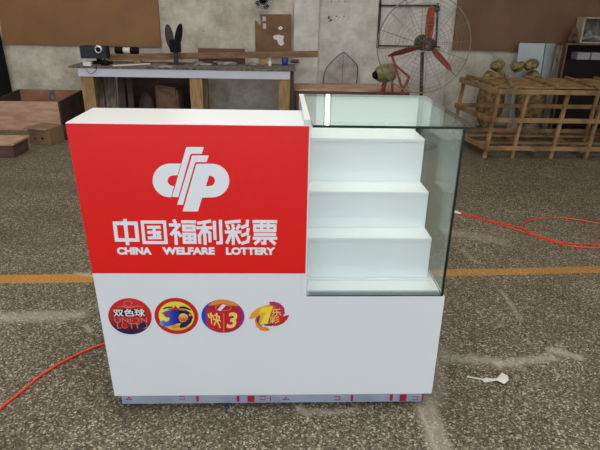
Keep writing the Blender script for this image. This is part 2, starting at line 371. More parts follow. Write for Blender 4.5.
NS = [0]
def stroke_char(strokes, box, k, wd=1.35):
    x0, x1, y0, y1 = box                                   # plane coordinates, z up: y1 top
    fx = lambda u, v: (x0+(x1-x0)*u/10, y1-(y1-y0)*v/10)
    for st in strokes:
        for (a, b_) in zip(st, st[1:]):
            a, b_ = Vector(a), Vector(b_); d = (b_-a).normalized(); n = Vector((-d.y, d.x))*wd/2; e = d*wd/2*.9
            q = [a-e-n, b_+e-n, b_+e+n, a-e+n]; q = [fx(p.x, p.y) for p in q]
            NS[0] += 1; yy = -.0016-.000012*NS[0]
            k.hexa([(p[0], yy, p[1]) for p in q], [(p[0], -.00121, p[1]) for p in q])
def R(x0, y0, x1, y1): return [(x0, y0), (x1, y0), (x1, y1), (x0, y1), (x0, y0)]
G = {
 'zhong': [R(.9, 1.4, 9.1, 8.2), [(5, .3), (5, 9.7)]],
 'guo': [R(.7, .9, 9.3, 9.3), [(2.9, 3), (7.1, 3)], [(2.9, 5.1), (7.1, 5.1)], [(2.9, 7.3), (7.1, 7.3)], [(5, 3), (5, 7.3)], [(6.5, 6.1), (6.9, 6.5)]],
 'fu': [[(2.1, .4), (2.4, 1)], [(.6, 2.1), (3.8, 2.1)], [(3.6, 2.3), (.8, 5.8)], [(2.3, 4.6), (2.3, 9.7)], [(3.3, 5.2), (4, 6.4)], [(5.2, .8), (9.6, .8)], R(5.5, 2.5, 9.3, 4.1), R(5.4, 5.8, 9.4, 9.2), [(7.4, 5.8), (7.4, 9.2)], [(5.4, 7.5), (9.4, 7.5)]],
 'li': [[(5.2, .6), (.9, 1.3)], [(.4, 3.2), (5.6, 3.2)], [(3, 1), (3, 9.7)], [(2.2, 4.4), (.9, 6.4), (.9, 9.3)], [(3.6, 4.2), (5, 5.4), (5, 8.6)], [(7, 1), (7, 7.6)], [(9.4, .5), (9.4, 9.3), (8, 9.4)]],
 'cai': [[(5.9, .5), (.6, 1.1)], [(1, 2.5), (1.4, 3.4)], [(3.2, 2.3), (3.4, 3.2)], [(5.7, 2.3), (5, 3.5)], [(.4, 4.9), (6.1, 4.9)], [(3.2, 4.2), (3.2, 9.7)], [(2.3, 5.6), (.7, 9.2)], [(4.1, 5.6), (5.8, 9.2)], [(9.2, .5), (9, 2.2), (7, 3)], [(9.4, 3.8), (9, 5.5), (7, 6.3)], [(9.6, 6.9), (9.2, 8.8), (7, 9.6)]],
 'piao': [[(.5, .7), (9.5, .7)], R(.9, 2.4, 9.1, 4.3), [(3.7, .8), (3.7, 4.3)], [(6.3, .8), (6.3, 4.3)], [(1, 5.9), (9, 5.9)], [(.5, 7.5), (9.5, 7.5)], [(5, 7.6), (5, 9.5), (4, 9.5)], [(2.5, 8.4), (1.1, 9.6)], [(7.5, 8.4), (8.9, 9.6)]]}
k = MB()
xs = [(112.5, 138.5), (140.5, 166.5), (168.5, 195.5), (196, 221.8), (224.3, 249), (251.8, 276.5)]
for (key, (x0, x1)) in zip(('zhong', 'guo', 'fu', 'li', 'cai', 'piao'), xs):
    t, b_ = 219.8, 244.2
    a, c_ = P2(x0+ (t-232)*.0, t), P2(x1, b_); a2, c2 = P2((x0+x1)/2, t), P2((x0+x1)/2, b_)
    xa, xb = P2(x0+.9, 232)[0], P2(x1+.6, 232)[0]
    stroke_char(G[key], (xa, xb, c2[1], a2[1]), k, 1.45 if key in ('zhong',) else 1.25)
tag(k.build('title_lettering', VINW, redp), 'white bold Chinese title')
def place_text(txt, px0, px1, pyt, pyb, y, m_, parent, name, bold=.02, depth=.0003, shear=0):
    bm2 = text_bm(txt, bold, .01, shear)
    xs_ = [v.co.x for v in bm2.verts]; ys_ = [v.co.y for v in bm2.verts]; X0, X1, Y0, Y1 = min(xs_), max(xs_), min(ys_), max(ys_)
    ym = (pyt+pyb)/2; xm = (px0+px1)/2
    A, B, T, Bo = P2(px0, ym)[0], P2(px1, ym)[0], P2(xm, pyt)[1], P2(xm, pyb)[1]
    kk = on_front(bm2, y, lambda a, b_: (A+(a-X0)/(X1-X0)*(B-A), Bo+(b_-Y0)/(Y1-Y0)*(T-Bo)))
    return kk.build(name, m_, parent)
for t, x0, x1, yo in (('CHINA', 117, 151.5, 0), ('WELFARE', 162.5, 214.7, 0), ('LOTTERY', 226, 275.3, .2)):
    place_text(t, x0, x1, 247.1+yo, 254.6+yo, -.0016, VINW, redp, 'subtitle_lettering', .055)

# round game stickers
def col(name, c, r_=.35): return mat(name, c, r_, var=.03, scale=6)
sR, sN, sY, sB, sO, sM, sW, sP, sK = (col('print_red', (206, 28, 30)), col('print_navy', (36, 24, 84)), col('print_yellow', (244, 220, 70)), col('print_blue', (34, 60, 190)),
    col('print_orange', (240, 140, 40)), col('print_magenta', (196, 40, 96)), col('print_white', (236, 238, 240)), col('print_purple', (124, 34, 110)), col('print_black', (16, 18, 30)))
sLB = col('print_sky_blue', (120, 180, 232)); sPK = col('print_pale_red', (226, 120, 110))
def ramp_mat(name, stops, axis=2, lo=0, hi=1):
    m_ = bpy.data.materials.new(name); m_.use_nodes = True; nt = m_.node_tree; b_ = nt.nodes['Principled BSDF']; b_.inputs['Roughness'].default_value = .35
    tc = nt.nodes.new('ShaderNodeTexCoord'); sx = nt.nodes.new('ShaderNodeSeparateXYZ'); nt.links.new(tc.outputs['Generated'], sx.inputs[0])
    r_ = nt.nodes.new('ShaderNodeValToRGB'); nt.links.new(sx.outputs[axis], r_.inputs[0])
    r_.color_ramp.elements[0].position = stops[0][0]; r_.color_ramp.elements[0].color = srgb(*stops[0][1]); r_.color_ramp.elements[1].position = stops[-1][0]; r_.color_ramp.elements[1].color = srgb(*stops[-1][1])
    for p_, c_ in stops[1:-1]: e = r_.color_ramp.elements.new(p_); e.color = srgb(*c_)
    nt.links.new(r_.outputs[0], b_.inputs['Base Color']); return m_
def shp(polys, y, name, m_, parent): return on_front(flat_curve(polys), y, lambda a, b_: (a, b_)).build(name, m_, parent)
def ell(cx_, cy_, rx, ry, rot=0, n=40):
    r_ = math.radians(rot); return [P2(cx_+rx*math.cos(t)*math.cos(r_)-ry*math.sin(t)*math.sin(r_), cy_+rx*math.cos(t)*math.sin(r_)+ry*math.sin(t)*math.cos(r_)) for t in [2*math.pi*i/n for i in range(n)]]
def z_(ox, oy, s): return lambda pts: [P2(ox+a/s, oy+b_/s) for a, b_ in pts]
S = 10.23
# 1: double colour ball
st = shp([ell(130, 316.3, 21.8, 18.0, 8)], -.0006, 'game_sticker', ramp_mat('print_red_to_navy', [(0, (30, 20, 72)), (.2, (70, 20, 60)), (.45, (190, 30, 32)), (1, (222, 40, 36))]), ct)
tag(st, 'round red and navy sticker reading 双色球 UNION LOTTO')
rg = []
shp([ell(128, 303.6, 4.4, 2.9), ell(128, 303.6, 3.7, 2.3)], -.0012, 'small_emblem', sPK, st)
g1 = z_(104, 294, S)
shp([g1([(130, 132), (190, 118), (225, 132), (280, 132), (330, 118), (410, 134), (330, 127), (285, 142), (220, 142), (190, 128)])], -.0012, 'small_emblem', sPK, st)
shp([g1([(92, 150), (415, 158), (420, 226), (98, 232)])], -.0011, 'title_backing', sK, st)
place_text('双色球', 113.2, 144.9, 308.9, 316.4, -.0017, sW, st, 'sticker_lettering', .02)
place_text('UNION', 114.5, 147.3, 317.6, 322.6, -.0017, sPK, st, 'sticker_lettering', .01)
place_text('LOTTO', 117, 147.5, 323, 328.4, -.0017, sPK, st, 'sticker_lettering', .01)
shp([ell(125.3, 325.3, 3.0, 2.6)], -.0021, 'red_ball', sR, st); shp([ell(135.3, 320, 2.7, 2.2)], -.0021, 'red_ball', sR, st); shp([ell(143.2, 325.2, 3.2, 2.7)], -.0021, 'navy_ball', sN, st)
# 2: 3D
st = shp([ell(176.4, 316, 22.0, 18.0, 8)], -.0006, 'game_sticker', sR, ct); tag(st, 'round sticker with red ring, yellow ground and blue 3D figure')
shp([ell(176.4, 316, 17.8, 14.4, 10)], -.0012, 'yellow_ground', ramp_mat('print_yellow_orange', [(0, (244, 170, 60)), (.4, (246, 226, 90)), (1, (226, 222, 70))]), st)
g2 = z_(150, 294, S)
three = [(120, 190), (165, 172), (240, 160), (300, 160), (330, 185), (300, 215), (290, 240), (305, 275), (330, 290), (300, 300), (280, 300), (240, 318), (180, 328), (120, 325), (98, 300), (105, 275), (140, 268), (160, 285), (190, 275), (205, 250), (190, 235), (165, 240), (180, 215), (165, 200), (130, 208)]
shp([g2(three)], -.0018, 'figure_three', ramp_mat('print_blue_shade', [(0, (110, 180, 236)), (.25, (60, 100, 210)), (.7, (34, 44, 160)), (1, (24, 26, 110))], 0), st)
shp([g2([(300, 165), (370, 165), (425, 195), (440, 240), (420, 290), (370, 335), (310, 348), (300, 330), (320, 290), (365, 280), (385, 245), (375, 210), (340, 195), (305, 200)])], -.0018, 'figure_d', sN, st)
shp([g2([(130, 150), (165, 132), (230, 125), (235, 138), (180, 142), (140, 156)])], -.0018, 'black_band', sK, st)
shp([g2([(300, 128), (350, 124), (410, 150), (425, 170), (370, 152), (300, 142)])], -.0018, 'black_band', sK, st)
shp([g2([(180, 148), (240, 142), (260, 115), (280, 142), (390, 160), (300, 158), (190, 160)])], -.0019, 'red_band', sR, st)
shp([ell(183.5, 317.3, 4.7, 3.9)], -.0023, 'orange_ball', ramp_mat('print_ball', [(0, (214, 60, 30)), (.4, (240, 120, 40)), (1, (250, 220, 120))]), st)
shp([ell(190.4, 314.5, 1.7, 1.5)], -.0023, 'orange_ball', sO, st)
shp([ell(166.4, 314.5, 2.4, 2)], -.0023, 'red_ball', sR, st)
shp([g2([(215, 330), (250, 312), (300, 322), (290, 345), (240, 352)])], -.0019, 'orange_flame', sO, st)
# 3: fast three
st = shp([ell(222.9, 316.2, 21.6, 16.6, 4)], -.0006, 'game_sticker', ramp_mat('print_blue_purple', [(0, (30, 70, 200)), (.3, (40, 60, 180)), (.6, (150, 40, 120)), (1, (150, 40, 120))], 0), ct); tag(st, 'round sticker with a red die reading 快3')
g3 = z_(197, 294, S)
shp([g3([(110, 118), (150, 85), (210, 62), (270, 55), (340, 68), (400, 100), (428, 125), (260, 110)])], -.0012, 'orange_arc', sO, st)
shp([g3([(95, 135), (262, 95), (430, 138), (275, 190)])], -.0016, 'die_top', col('print_dark_red', (186, 30, 40)), st)
shp([g3([(92, 138), (275, 190), (275, 388), (180, 378), (115, 335), (98, 300)])], -.0016, 'die_left', sR, st)
shp([g3([(432, 140), (275, 190), (275, 388), (360, 375), (430, 325), (440, 240)])], -.0016, 'die_right', col('print_crimson', (196, 26, 40)), st)
shp([g3([(270, 195), (280, 195), (280, 388), (270, 388)])], -.0020, 'die_edge', sPK, st)
shp([ell(223.3, 307.6, 8.4, 3.2), ell(223.3, 307.6, 7.5, 2.5)], -.0020, 'small_emblem', sPK, st)
shp([g3([(262, 103), (300, 110), (240, 172), (208, 160)])], -.0022, 'small_emblem', sW, st)
sL = col('print_pale_yellow', (244, 214, 120))
k_ = MB()
def kuai(pts, wd=9):                                       # brush strokes of 快, slanted with the die face
    for a_, b_ in zip(pts, pts[1:]):
        a2, b2 = Vector(a_), Vector(b_); d_ = (b2-a2).normalized(); n_ = Vector((-d_.y, d_.x))*wd; e_ = d_*wd*.6; NS[0] += 1
        q = g3([tuple(p) for p in (a2-e_-n_*.9, b2+e_-n_*.6, b2+e_+n_*.6, a2-e_+n_*.9)]); yy = -.0018-.000012*(NS[0] % 40)
        k_.hexa([(p[0], yy, p[1]) for p in q], [(p[0], -.0017, p[1]) for p in q])
for pts in ([(116, 205), (126, 240)], [(140, 195), (152, 300)], [(158, 218), (168, 240)], [(182, 215), (228, 232), (226, 262)], [(172, 256), (240, 274)], [(202, 200), (202, 262), (176, 316)], [(204, 268), (236, 340)]): kuai(pts)
k_.build('sticker_lettering', sL, st)
place_text('3', 226.3, 237.4, 312.2, 328, -.0022, sL, st, 'sticker_lettering', .03, shear=.2)
# 4: 7 lecai
g4 = z_(244, 294, S)
st = shp([g4([(120, 240), (100, 250), (50, 258), (78, 195), (130, 150), (200, 120), (265, 105), (330, 120), (400, 170), (405, 220), (350, 300), (280, 330), (200, 320), (140, 290)])], -.0006, 'game_sticker', ramp_mat('print_swirl', [(0, (240, 150, 40)), (.5, (240, 190, 60)), (.8, (210, 60, 70)), (1, (190, 40, 90))], 0), ct); tag(st, 'swirl shaped sticker reading 7乐彩')
shp([g4([(255, 80), (310, 78), (370, 98), (410, 140), (418, 195), (395, 230), (380, 170), (330, 130), (270, 112)])], -.0012, 'magenta_flame', sM, st)
shp([g4([(465, 212), (400, 230), (360, 280), (270, 325), (340, 325), (400, 300), (440, 262)])], -.0012, 'red_flame', sR, st)
shp([g4([(110, 265), (125, 330), (170, 370), (225, 378), (268, 372), (240, 345), (190, 335), (150, 290), (130, 240)])], -.0012, 'orange_flame', sO, st)
shp([g4([(125, 240), (165, 215), (150, 300), (190, 325), (160, 320), (130, 280)])], -.0014, 'purple_flame', sP, st)
shp([g4([(200, 312), (330, 296), (280, 325), (215, 325)])], -.0014, 'purple_flame', sP, st)
shp([g4([(245, 205), (300, 150), (370, 160), (385, 210), (350, 290), (250, 300)])], -.0014, 'lettering_backing', sR, st)
shp([g4([(156, 196), (178, 148), (296, 122), (286, 165), (238, 302), (172, 306), (226, 184), (188, 190)])], -.0019, 'figure_seven', col('print_bright_yellow', (250, 226, 60)), st)
place_text('乐', 271.5, 281.5, 308.7, 316, -.0019, sL, st, 'sticker_lettering', .012)
place_text('彩', 269.5, 279.5, 316.2, 323.2, -.0019, sL, st, 'sticker_lettering', .01)

# glass case
def slab(name, x0, x1, y0, y1, z0, z1, m_, thin):          # clear faces and dark green polished edges
    mb = MB(); mb.box(x0, x1, y0, y1, z0, z1); o = mb.build(name, m_, ct); o.data.materials.append(GEDGE)
    for f in o.data.polygons:
        if abs(f.normal[thin]) < .5: f.material_index = 1
    return o
slab('glass_top', WM+.001, 1.196, -.074, .516, H+.009, H+.0165, GTOP, 2)
slab('side_glass', 1.184, 1.192, .002, .514, H1+.001, H+.0085, GSIDE, 0)
slab('front_glass', WM+.002, 1.1835, .002, .008, H1+.001, H+.0085, GFRONT, 1)
m = MB(); m.box(WM+.002, 1.168, .500, .513, H1, H+.0085, .001); m.build('back_panel', SHELFW, ct)
m = MB()
m.box(WM+.002, 1.182, .020, .4995, H1, H1+.014, .001)
m.box(WM+.004, 1.176, .092, .4995, H1+.014, H1+.020, .001)
m.build('display_floor', SHELFW, ct)
X0, X1 = WM+.003, 1.1595
for k_, (ya, yb, zt, zb) in enumerate(((.101, .193, .655, H1+.02), (.193, .310, .793, .655), (.310, .4955, .956, .793))):
    m = MB()
    m.box(X0, X1-k_*.002, ya, ya+.012, zb-(.0 if k_ == 0 else .012), zt-.012, .0008)
    m.box(X0, X1-k_*.002, ya-.002, yb+.004, zt-.012, zt, .0012)
    m.box(X1-.012-k_*.002, X1-k_*.002-.0005, ya+.012, .499, zb-(.0 if k_ == 0 else .012), zt-.012, .0005)
    m.build('display_step', SHELFW, ct)
m = MB(); m.box(WM+.0085, 1.184, .0085, .0125, H1+.001, H1+.013); m.build('glass_channel', mat('channel_aluminium', (176, 190, 192), .3, .6), ct)

# ------------------------------------------------------------------ cables, litter
def smooth(pts, n=10):
    pts = [Vector(p) for p in pts]; P = [pts[0]*2-pts[1]]+pts+[pts[-1]*2-pts[-2]]; out = []
    for i in range(1, len(P)-2):
        for j in range(n):
            t = j/n; a, b_, c_, d_ = P[i-1], P[i], P[i+1], P[i+2]
            out.append(.5*((2*b_)+(c_-a)*t+(2*a-5*b_+4*c_-d_)*t*t+(3*b_-a-3*c_+d_)*t**3))
    out.append(P[-2]); return out
cr_ = .0054
def fl(x, y, z=cr_): return aZ(x, y, z)
m = MB(); m.tube(smooth([fl(-60, 470), fl(-30, 438), fl(0, 409), fl(22, 391), fl(45, 372.5), (fl(72, 357)), fl(103, 344), Vector((.12, .62, cr_)), Vector((.35, .70, cr_))]), .0052)
tag(m.build('power_cable', ORANGE), 'orange cable curving over the floor left of the counter', 'cable')
m = MB()
e = fl(458, 213, .0045)
pts = [e, fl(480, 219), fl(505, 226), fl(525, 232.5), fl(550, 241), fl(575, 246.5), fl(604, 247.5), fl(640, 244), fl(668, 236), fl(660, 229), fl(625, 226.5, .006), fl(600, 223.5), fl(575, 219.2), fl(552, 217.2), fl(534, 219.2), fl(524.5, 223), fl(522, 227, .006), fl(527, 231, .012), fl(542, 237, .006), fl(565, 243), fl(600, 244.5, .006), fl(650, 246)]
co = thing('coiled_cable', fl(560, 235, 0), 'orange cable in a loose loop on the floor right of the glass case', 'cable')
m.tube(smooth(pts), .0042).build('cord', ORANGE, co)
m = MB(); m.tube(smooth([fl(458, 212), fl(470, 215), fl(490, 220.5), fl(507, 224.5), fl(523, 228, .012)]), .0036).build('cord', ORANGE, co)
m = MB(); m.lathe([(.0, -.03), (.010, -.03), (.012, -.01), (.008, .02), (.005, .03)], fl(457, 212.5, .013), (fl(480, 219)-e).normalized(), 12).build('plug', PAPER, co)

lt = MB()
a = fl(467, 376.5, .004); b_ = fl(489, 379.5, .006)
lt.bar(a, fl(492, 381, .004), .006, .003); lt.build('litter_stick', PAPER)
bpy.data.objects['litter_stick'].name = 'plastic_stick'; tag(bpy.data.objects['plastic_stick'], 'thin white plastic stick on the floor at the right', 'litter')
lt = MB()
o_ = fl(494, 379.5, 0)
rnd = random.Random(4)
ring = []
for (x, y) in ((482, 379.5), (486, 377.5), (492, 378.5), (497, 378), (502, 372.5), (508, 376), (508.5, 380.5), (504, 384), (497, 380.5), (490, 382), (484, 382.5)):
    p = fl(x, y, .0015+rnd.random()*.009); ring.append(lt.bm.verts.new(p))
cv = lt.bm.verts.new(fl(496, 379.5, .012))
for i in range(len(ring)): lt.bm.faces.new((ring[i], ring[(i+1) % len(ring)], cv))
o = lt.build('paper_scrap', PAPER); sm = o.modifiers.new('s', 'SOLIDIFY'); sm.thickness = .0006
tag(o, 'crumpled white paper scrap on the floor at the right', 'litter')
m = MB(); m.tube(smooth([Vector((aZ(223, 399, .004).x, .02, .003)), fl(225, 405, .003), fl(227.5, 413, .003)]), .0028, 6)
tag(m.build('strap_end', BLUE), 'short dark blue strap end on the floor under the counter front', 'strap')

# ------------------------------------------------------------------ background, left
def quad_at(m, px, Y, t):                                # pixel outline on a plane y = Y given a real thickness t backwards
    return m.poly([aY(x, y, Y) for x, y in px], (0, t, 0))
def xz(px, py, Y): p = aY(px, py, Y); return p.x, p.z
# large brown boards fixed to the wall, above eye level
x0, zb = xz(4, 44.5, WY-.03); x1, _ = xz(161, 46, WY-.03)
m = MB(); m.box(x0, x1, WY-.035, WY-.001, zb, 2.6, .003)
tag(m.build('wall_board', HARDB), 'large plain brown board fixed on the wall above the workbench at left', 'board', 'brown boards fixed on the wall')
x0, zb = xz(452, 50, WY-.03); x1 = 6.5
m = MB(); m.box(x0, x1, WY-.05, WY-.013, zb, 2.6, .003)
tag(m.build('wall_board', HARDB2), 'large dark brown board on the wall behind the pedestal fan and crate', 'board', 'brown boards fixed on the wall')
# black post at far left
m = MB(); a, b_ = aY(-8, 96, 5.25), aY(12, 96, 5.25); c_ = aY(0, 24, 5.28)
m.hexa([(a.x, 5.23, 0), (b_.x+.01, 5.23, 0), (b_.x+.01, 5.29, 0), (a.x, 5.29, 0)], [(a.x, 5.245, 1.13), (b_.x-.03, 5.245, 1.08), (b_.x-.03, 5.305, 1.08), (a.x, 5.305, 1.13)], .01)
tag(m.build('black_plank', BLACK), 'tall black plank leaning against the wall at the left edge', 'plank')

# open plywood box
bx = thing('plywood_box', (-2.2, 5.0, 0), 'big open plywood box against the wall left of the workbench', 'box')
fx1 = aZ(62, 131, 0); Lx, Rx, yf = aY(-3, 131, 4.72).x, aY(62, 131, 4.72).x, 4.72; ht = aY(62, 102, yf).z; t_ = .02
yb = 5.21
m = MB(); m.box(Lx, Rx, yf, yf+t_, 0, ht, .003).build('front_board', PLY, bx)
hb = aY(40, 89.5, yb).z; m = MB(); m.box(Lx+.10, Rx+.1, yb-t_, yb, 0, hb, .003).build('back_board', mat('shaded_plywood', (160, 112, 88), .75, scale=5, col2=(132, 90, 70)), bx)  # shade inside the box put into a darker, redder plywood colour
m = MB(); m.hexa([(Rx, yf, 0), (Rx+.02, yf, 0), (Rx+.12, yb, 0), (Rx+.1, yb, 0)], [(Rx, yf, ht), (Rx+.02, yf, ht), (Rx+.12, yb, hb), (Rx+.1, yb, hb)])
tag(m.build('end_board', DBROWN, bx), 'dark end board')
m = MB(); m.hexa([(Lx, yf+t_, 0), (Lx+.02, yf+t_, 0), (Lx+.12, yb-t_, 0), (Lx+.1, yb-t_, 0)], [(Lx, yf+t_, ht), (Lx+.02, yf+t_, ht), (Lx+.12, yb-t_, hb), (Lx+.1, yb-t_, hb)]); tag(m.build('end_board', DBROWN, bx), 'dark end board')
m = MB(); m.hexa([(Lx+.02, yf+t_, .01), (Rx, yf+t_, .01), (Rx+.09, yb-t_, .01), (Lx+.125, yb-t_, .01)], [(Lx+.02, yf+t_, .03), (Rx, yf+t_, .03), (Rx+.09, yb-t_, .03), (Lx+.125, yb-t_, .03)]).build('bottom_board', PLY, bx)
p = aY(54, 96, 5.25); m = MB(); m.box(p.x-.03, p.x+.03, yb-t_-.012, yb-t_-.001, hb-.11, hb-.002, .003).build('grey_bracket', GREYP, bx)

# small carton with printed mark
a, b_ = aZ(30, 143.5, 0), aZ(51, 146, 0)
cn = thing('small_carton', ((a.x+b_.x)/2, a.y+.1, 0), 'small brown carton on the floor in front of the plywood box', 'carton')
hz = aY(30, 127, a.y).z
m = MB(); m.hexa([(a.x, a.y, 0), (b_.x, b_.y, 0), (b_.x+.06, b_.y+.24, 0), (a.x+.06, a.y+.24, 0)], [(a.x, a.y, hz), (b_.x, b_.y, hz), (b_.x+.06, b_.y+.24, hz), (a.x+.06, a.y+.24, hz)], .004).build('carton_body', CARD, cn)
m = MB(); m.poly([(a.x-.03, a.y-.03, hz-.01), (b_.x-.02, b_.y-.03, hz-.01), (b_.x, b_.y+.0, hz+.004), (a.x, a.y, hz+.004)], (0, 0, .004)).build('flap', CARD, cn)
for (u, v, s_) in ((.66, .4, .014), (.3, .35, .008), (.25, .6, .006)):
    m = MB(); yy = a.y+(b_.y-a.y)*u; m.box(a.x+(b_.x-a.x)*u-s_, a.x+(b_.x-a.x)*u+s_, yy-.004, yy+.003, hz*v-s_*.7, hz*v+s_*.7); m.build('printed_mark', BLACK, cn)
m = MB(); q = aZ(64, 140, 0); m.hexa([(q.x-.05, q.y+.02, .0), (q.x+.10, q.y-.02, 0), (q.x+.12, q.y+.16, 0), (q.x-.02, q.y+.2, 0)], [(q.x-.05, q.y+.02, .13), (q.x+.07, q.y-.02, .06), (q.x+.1, q.y+.16, .06), (q.x-.02, q.y+.2, .14)], .004)
tag(m.build('dark_offcut', DBROWN), 'dark brown wood offcut beside the small carton', 'wood piece')
# low stack at the left edge
a = aZ(17, 158, 0); m = MB()
st_ = thing('low_wooden_step', (a.x-.3, a.y+.2, 0), 'low wooden step with a reddish front at the left edge of the floor', 'step')
zt = aY(17, 145.5, a.y).z
m.box(a.x-.6, a.x-.02, a.y, a.y+.03, 0, zt, .004).build('front_board', mat('reddish_board', (108, 70, 58), .7, col2=(80, 50, 42)), st_)
m = MB(); m.box(a.x-.62, a.x+.0, a.y-.015, a.y+.34, zt, zt+.022, .004).build('top_board', PLY, st_)
m = MB(); m.box(a.x-.05, a.x-.02, a.y+.03, a.y+.32, 0, zt, .003).build('side_board', mat('reddish_side_board', (104, 76, 70), .7, col2=(84, 58, 52)), st_)

# ------------------------------------------------------------------ workbench
BZ = .76
fl_, fr_ = aZ(68, 68.5, BZ), aZ(297, 67.5, BZ)
BY = (fl_.y+fr_.y)/2
bl, br = aY(68, 68, BY).x, aY(296, 68, BY).x
wbn = thing('workbench', ((bl+br)/2, BY+.3, 0), 'long wooden workbench with white apron behind the counter', 'workbench')
m = MB(); m.box(bl, br, BY, BY+.62, BZ-.02, BZ, .003).build('bench_top', OLDWOOD, wbn)
al, ar = aY(78, 73, BY+.01).x, aY(290, 73, BY+.01).x; az = aY(180, 78, BY+.01).z
m = MB(); m.box(al, ar, BY+.012, BY+.03, az, BZ-.021, .002); tag(m.build('apron', APRON, wbn), 'white front apron')
m = MB(); m.box(al, ar, BY+.57, BY+.59, az, BZ-.021, .002).build('apron', APRON, wbn)
for (x0, x1) in ((82, 94.5), (190, 202.5), (279, 289.5)):
    a, b_ = aY(x0, 90, BY+.03), aY(x1, 90, BY+.03)
    for yy in (BY+.032, BY+.50):
        m = MB(); m.box(a.x, b_.x, yy, yy+.07, 0, BZ-.021, .003).build('leg', PINE, wbn)
m = MB(); m.box(al, ar, BY+.10, BY+.5, .16, .18, .002).build('lower_shelf', DBROWN, wbn)
# dark upright beside bench
a = aY(293, 90, BY+.05); m = MB(); m.box(br-.035, br+.02, BY+.64, BY+.70, 0, .80, .003)
m = MB(); m.box(ar+.004, ar+.045, BY+.05, BY+.12, 0, BZ-.022, .003)
tag(m.build('dark_upright', DBROWN), 'dark narrow upright post at the right end of the workbench', 'post')
# long beam on bench
Yb = BY+.50
p0, p1 = aY(108, 60, Yb), aY(318, 56, Yb)
zc = BZ+.0+.032
yt = aY(318, 48.5, Yb).z
m = MB(); m.bar((p0.x, Yb, BZ+.053), (p1.x, Yb+.02, BZ+.128), .05, .068, bevel=.003)
bm1 = tag(m.build('long_beam', BEAM), 'long brown timber beam lying along the back of the workbench', 'beam')
m = MB(); m.box(p0.x+.3, p0.x+.38, Yb-.03, Yb+.03, BZ, BZ+.027)
tag(m.build('spacer_block', PINE), 'small wooden spacer under the left half of the long beam', 'block', 'spacers under the long beam')
m = MB(); q = aY(262, 58, Yb); m.box(q.x-.04, q.x+.04, Yb-.02, Yb+.04, BZ, BZ+.066)
tag(m.build('spacer_block', PINE), 'small wooden spacer under the right half of the long beam', 'block', 'spacers under the long beam')
# brown strip board behind beam
a, b_ = aY(198, 48, BY+.60), aY(245, 48, BY+.60)
m = MB(); m.box(a.x, b_.x, BY+.585, BY+.60, BZ+.0, a.z, .002)
tag(m.build('narrow_board', HARDB2), 'narrow brown board standing behind the long beam', 'board')
# grey items on bench (wrap heaps)
for i, (x, y, rx, rz, lab) in enumerate(((200, 62, .11, .022, 'low heap of grey wrap beside the bench middle'), (226, 61, .14, .030, 'larger heap of grey plastic wrap at the bench middle'), (252, 62.5, .08, .02, 'small heap of grey wrap left of the white bottle'), (163, 64, .12, .014, 'flat dark grey wrap under the twin disc reel'))):
    p = aZ(x, y+3, BZ)
    m = MB(); m.blob((p.x, min(p.y, Yb-.12), BZ+rz*.4), (rx, .07, rz), 3, .35, i, flat=BZ)
    tag(m.build('crumpled_wrap', GREYP), lab, 'wrap', 'wrap heaps on the workbench')
# board edge slat in front
a, b_ = aZ(113, 66.5, BZ), aZ(150, 64.5, BZ); m = MB(); m.bar((a.x, a.y, BZ+.008), (b_.x, b_.y, BZ+.008), .03, .014, bevel=.002)
tag(m.build('white_strip', PAPER), 'white strip lying on the left half of the workbench', 'strip')
# bottle
p = aZ(270, 66, BZ); m = MB()
bt = thing('glue_bottle', (p.x, p.y, BZ), 'small white glue bottle on the right half of the workbench', 'bottle')
m.lathe([(.018, 0), (.02, .004), (.02, .045), (.009, .058)], (p.x, p.y, BZ), n=16).build('bottle_body', PAPER, bt)
m = MB(); m.lathe([(.008, .056), (.006, .075), (.002, .10)], (p.x, p.y, BZ), n=12).build('nozzle', PAPER, bt)
p = aZ(285, 65, BZ); m = MB(); m.lathe([(.030, 0), (.034, .004), (.040, .085), (.036, .085), (.030, .01), (0, .008)], (p.x, p.y, BZ), n=20)
tag(m.build('plastic_cup', BLUE), 'dark blue plastic cup at the right end of the workbench', 'cup')
m = MB(); p = aZ(293, 63, BZ); m.blob((p.x+.02, p.y+.05, BZ+.014), (.05, .04, .02), 3, .3, 9, flat=BZ)
tag(m.build('brown_rag', mat('brown_rag', (112, 82, 66), .9, scale=20, col2=(80, 56, 44))), 'brown rag beside the blue cup', 'rag')
# machine with round lens
p = aZ(92, 67, BZ); Ym = BY+.22
x0, z1 = xz(79, 46, Ym); x1, _ = xz(105, 46, Ym)
mc = thing('black_machine', ((x0+x1)/2, Ym+.08, BZ), 'black machine with a silver ring on the left end of the workbench', 'machine')
m = MB(); m.box(x0, x1, Ym, Ym+.16, BZ+.06, z1, .006).build('housing', mat('navy_black_paint', (30, 28, 44), .5, var=.3, scale=12), mc)
m = MB(); c_ = aY(99, 49.5, Ym); m.lathe([(.022, -.03), (.026, -.034), (.045, -.03), (.048, -.02), (.048, .02)], (c_.x, Ym, c_.z), (0, 1, 0), 28).build('silver_ring', STEEL, mc)
m = MB(); m.lathe([(.024, -.036), (.024, -.02)], (c_.x, Ym, c_.z), (0, 1, 0), 20).build('black_hub', BLACK, mc)
m = MB(); m.lathe([(.03, 0), (.03, .09)], (x0+.18, Ym+.07, BZ), n=16).box(x0+.10, x1+.03, Ym-.01, Ym+.13, BZ, BZ+.028, .004).build('machine_base', BLACK, mc)
m = MB(); a = aZ(83, 66, BZ); m.box(a.x, a.x+.085, a.y, a.y+.06, BZ, BZ+.042, .003)
tag(m.build('small_box', PAPER), 'small white box in front of the black machine', 'box')
